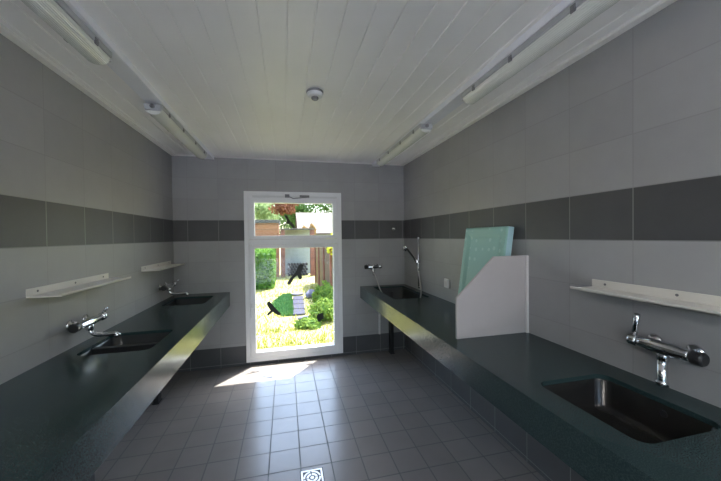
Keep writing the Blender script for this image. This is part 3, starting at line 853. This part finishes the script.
# firewood stacked in the carport
fw = []
bm = bmesh.new(); tube(bm, [(0, -.16, 0), (0, .16, 0)], [.058, .054], 9)
log0 = link('firewood_log', bm, M['log'])
tag(log0, 'dark firewood log stacked under the carport', 'log', 'firewood logs stacked in the carport'); log0.location = (.12, 13.75, GZ + .06)
k = 0
for r in range(5):
    for i in range(7 - r % 2):
        if r == 0 and i == 0: continue
        c = log0.copy(); COL.objects.link(c); c.location = (.12 + i * .125 + (.0625 if r % 2 else 0), 13.75 + rnd.uniform(-.03, .03), GZ + .06 + r * .108); c.rotation_euler = (0, rnd.uniform(0, 3), 0)
# house with pale tiles
t = empty('neighbour_house', (3.9, 17.4, GZ), 'low house with pale pinkish tiled roof beyond the garden', 'house')
bm = bmesh.new(); box(bm, -3.0, -1.0, 0, 3.2, 3.5, 1.95); link('wall', bm, M['render'], t)
bm = bmesh.new()
extrude_poly(bm, [(-3.3, -1.4, 1.86), (-3.3, 1.3, 3.12), (-3.3, 3.9, 1.86), (-3.3, 3.9, 1.80), (-3.3, 1.3, 3.05), (-3.3, -1.4, 1.80)], (6.8, 0, 0))
link('roof', bm, M['roof'], t)
# fence on the right
t = empty('board_fence', (1.06, 9.4, GZ), 'tall brown board fence on the right side of the garden', 'fence')
bm = bmesh.new(); box(bm, -.01, -2.1, .04, .03, 1.95, 1.62); link('boards', bm, M['wood_fence'], t)
for y in (-2.05, -.7, .65, 1.9):
    bm = bmesh.new(); box(bm, -.05, y - .05, -.02, .0, y + .05, 1.68); link('post', bm, M['wood_red'], t, bevel=.006)
# stepping stones
bm = bmesh.new()
extrude_poly(bm, [(x, y, 0) for x, y in rrect(-.135, -.24, .135, .24, .05, 3)], (0, 0, .045))
st = link('paving_slab', bm, M['stone'], bevel=.008)
labs = ['grey paving slab nearest the window in the garden path', 'second grey paving slab of the garden path from the window', 'third grey paving slab of the garden path from the window', 'farthest grey paving slab of the garden path, near the brown fence']
for i, y in enumerate((6.9, 7.42, 7.94, 8.46)):
    o = st if i == 0 else st.copy()
    if i: COL.objects.link(o)
    o.location = (.255 + i * .018, y, GZ + .0)
    tag(o, labs[i], 'paving slab', 'grey slabs of the garden path')
def rock(x, y, r, label, sc=(1, 1, .7)):
    bm = bmesh.new(); bmesh.ops.create_icosphere(bm, subdivisions=3, radius=r)
    for v in bm.verts:
        n_ = v.co.normalized(); v.co *= 1 + .13 * math.sin(4 * n_.x + x * 7) * math.cos(3 * n_.y + y) + .05 * math.sin(9 * n_.z)
        v.co.x *= sc[0]; v.co.y *= sc[1]; v.co.z *= sc[2]
    o = link('rock_or_sunlit_spot', bm, M['rock'], smooth=True); o.location = (x, y, GZ + r * sc[2] * .75); tag(o, label, 'rock', 'pale rocks by the garden path')
rock(.66, 8.6, .17, 'large pale rock beside the far end of the path')
rock(.36, 6.35, .10, 'flat pale rock standing in for bright sunlit ground at the near end of the path', (1.7, .8, .4))  # flat pale shape takes the place of a sunlit spot of ground
rock(.30, 9.05, .13, 'flat pale rock standing in for bright sunlit ground at the far end of the path', (1.3, 1, .35))  # likewise stands in for brightly sunlit ground

# ---------------------------------------------------------------- light
world = bpy.data.worlds.new('sky'); SC.world = world; world.use_nodes = True
nt = world.node_tree; nt.nodes.clear()
out = nt.nodes.new('ShaderNodeOutputWorld'); bg = nt.nodes.new('ShaderNodeBackground')
sky = nt.nodes.new('ShaderNodeTexSky'); sky.sky_type = 'NISHITA'; sky.sun_disc = False
SUN = Vector((-.316, -.39, -1)).normalized()
sky.sun_elevation = math.asin(-SUN.z); sky.sun_rotation = math.atan2(-SUN.x, -SUN.y)
sky.dust_density = 2.0; sky.air_density = 1.2
bg.inputs[1].default_value = 0.65
nt.links.new(sky.outputs[0], bg.inputs[0]); nt.links.new(bg.outputs[0], out.inputs[0])

sd = bpy.data.lights.new('sun', 'SUN'); sd.energy = 10.5; sd.angle = math.radians(.6); sd.color = (1, .95, .88)
so = bpy.data.objects.new('sun', sd); COL.objects.link(so); so.rotation_euler = SUN.to_track_quat('-Z', 'Y').to_euler(); so.location = (4, 8, 8)

def portal(x, y, z, sx, sy, dirv):
    l = bpy.data.lights.new('portal', 'AREA'); l.shape = 'RECTANGLE'; l.size = sx; l.size_y = sy; l.cycles.is_portal = True
    o = bpy.data.objects.new('portal', l); COL.objects.link(o); o.location = (x, y, z); o.rotation_euler = Vector(dirv).to_track_quat('-Z', 'Z').to_euler()
# daylight enters through the doorway and window behind the camera as well
portal((RD[0] + RD[1]) / 2, YF - .02, 1.11, 1.3, 2.2, (0, 1, 0))
portal((RW[0] + RW[1]) / 2, YF - .02, 1.6, 1.1, 1.4, (0, 1, 0))
portal(.11, YB + .34, 1.08, 1.2, 2.1, (0, -1, 0))

# added fill lights behind the camera, shaped like lit ceiling battens
m, nt_, b = new_mat('fill_light_diffuser'); b.inputs['Emission Color'].default_value = (1, .95, .90, 1); b.inputs['Emission Strength'].default_value = 17.0
for x, lab in ((-1.06, 'added fill light behind the viewer near the left wall'), (1.42, 'added fill light behind the viewer near the right wall')):
    t = empty('added_fill_light', (x, -1.3, H - .001), lab, 'ceiling light')
    bm = bmesh.new(); box(bm, -.06, -.635, -.03, .06, .635, 0); link('housing', bm, M['white_plastic'], t, bevel=.004)
    bm = bmesh.new(); box(bm, -.05, -.62, -.11, .05, .62, -.03); link('diffuser', bm, m, t, bevel=.02)

# ---------------------------------------------------------------- camera
f, yaw, pitch_, roll = 309.942, 13.5795, 0.7551, -0.6999
yw, pt, rl = (math.radians(a) for a in (yaw, pitch_, roll))
Fv = Vector((math.sin(yw) * math.cos(pt), math.cos(yw) * math.cos(pt), -math.sin(pt)))
Rv = Vector((math.cos(yw), -math.sin(yw), 0)); Uv = Rv.cross(Fv)
R2 = Rv * math.cos(rl) + Uv * math.sin(rl); U2 = -Rv * math.sin(rl) + Uv * math.cos(rl)
cd = bpy.data.cameras.new('camera'); cd.sensor_fit = 'HORIZONTAL'; cd.sensor_width = 36; cd.lens = f * 36 / 721; cd.clip_start = .02; cd.clip_end = 200
co = bpy.data.objects.new('camera', cd); COL.objects.link(co)
mw = Matrix((R2, U2, -Fv)).transposed().to_4x4(); mw.translation = (0, 0, CAMZ); co.matrix_world = mw
SC.camera = co

SC.view_settings.view_transform = 'Standard'; SC.view_settings.look = 'None'
SC.view_settings.gamma = 1; SC.view_settings.exposure = 1.1; SC.view_settings.use_curve_mapping = False
SC.cycles.use_denoising = True
SC.cycles.max_bounces = 12; SC.cycles.diffuse_bounces = 8; SC.cycles.glossy_bounces = 6; SC.cycles.transparent_max_bounces = 12
SC.cycles.sample_clamp_indirect = 6; SC.cycles.caustics_reflective = False; SC.cycles.caustics_refractive = False
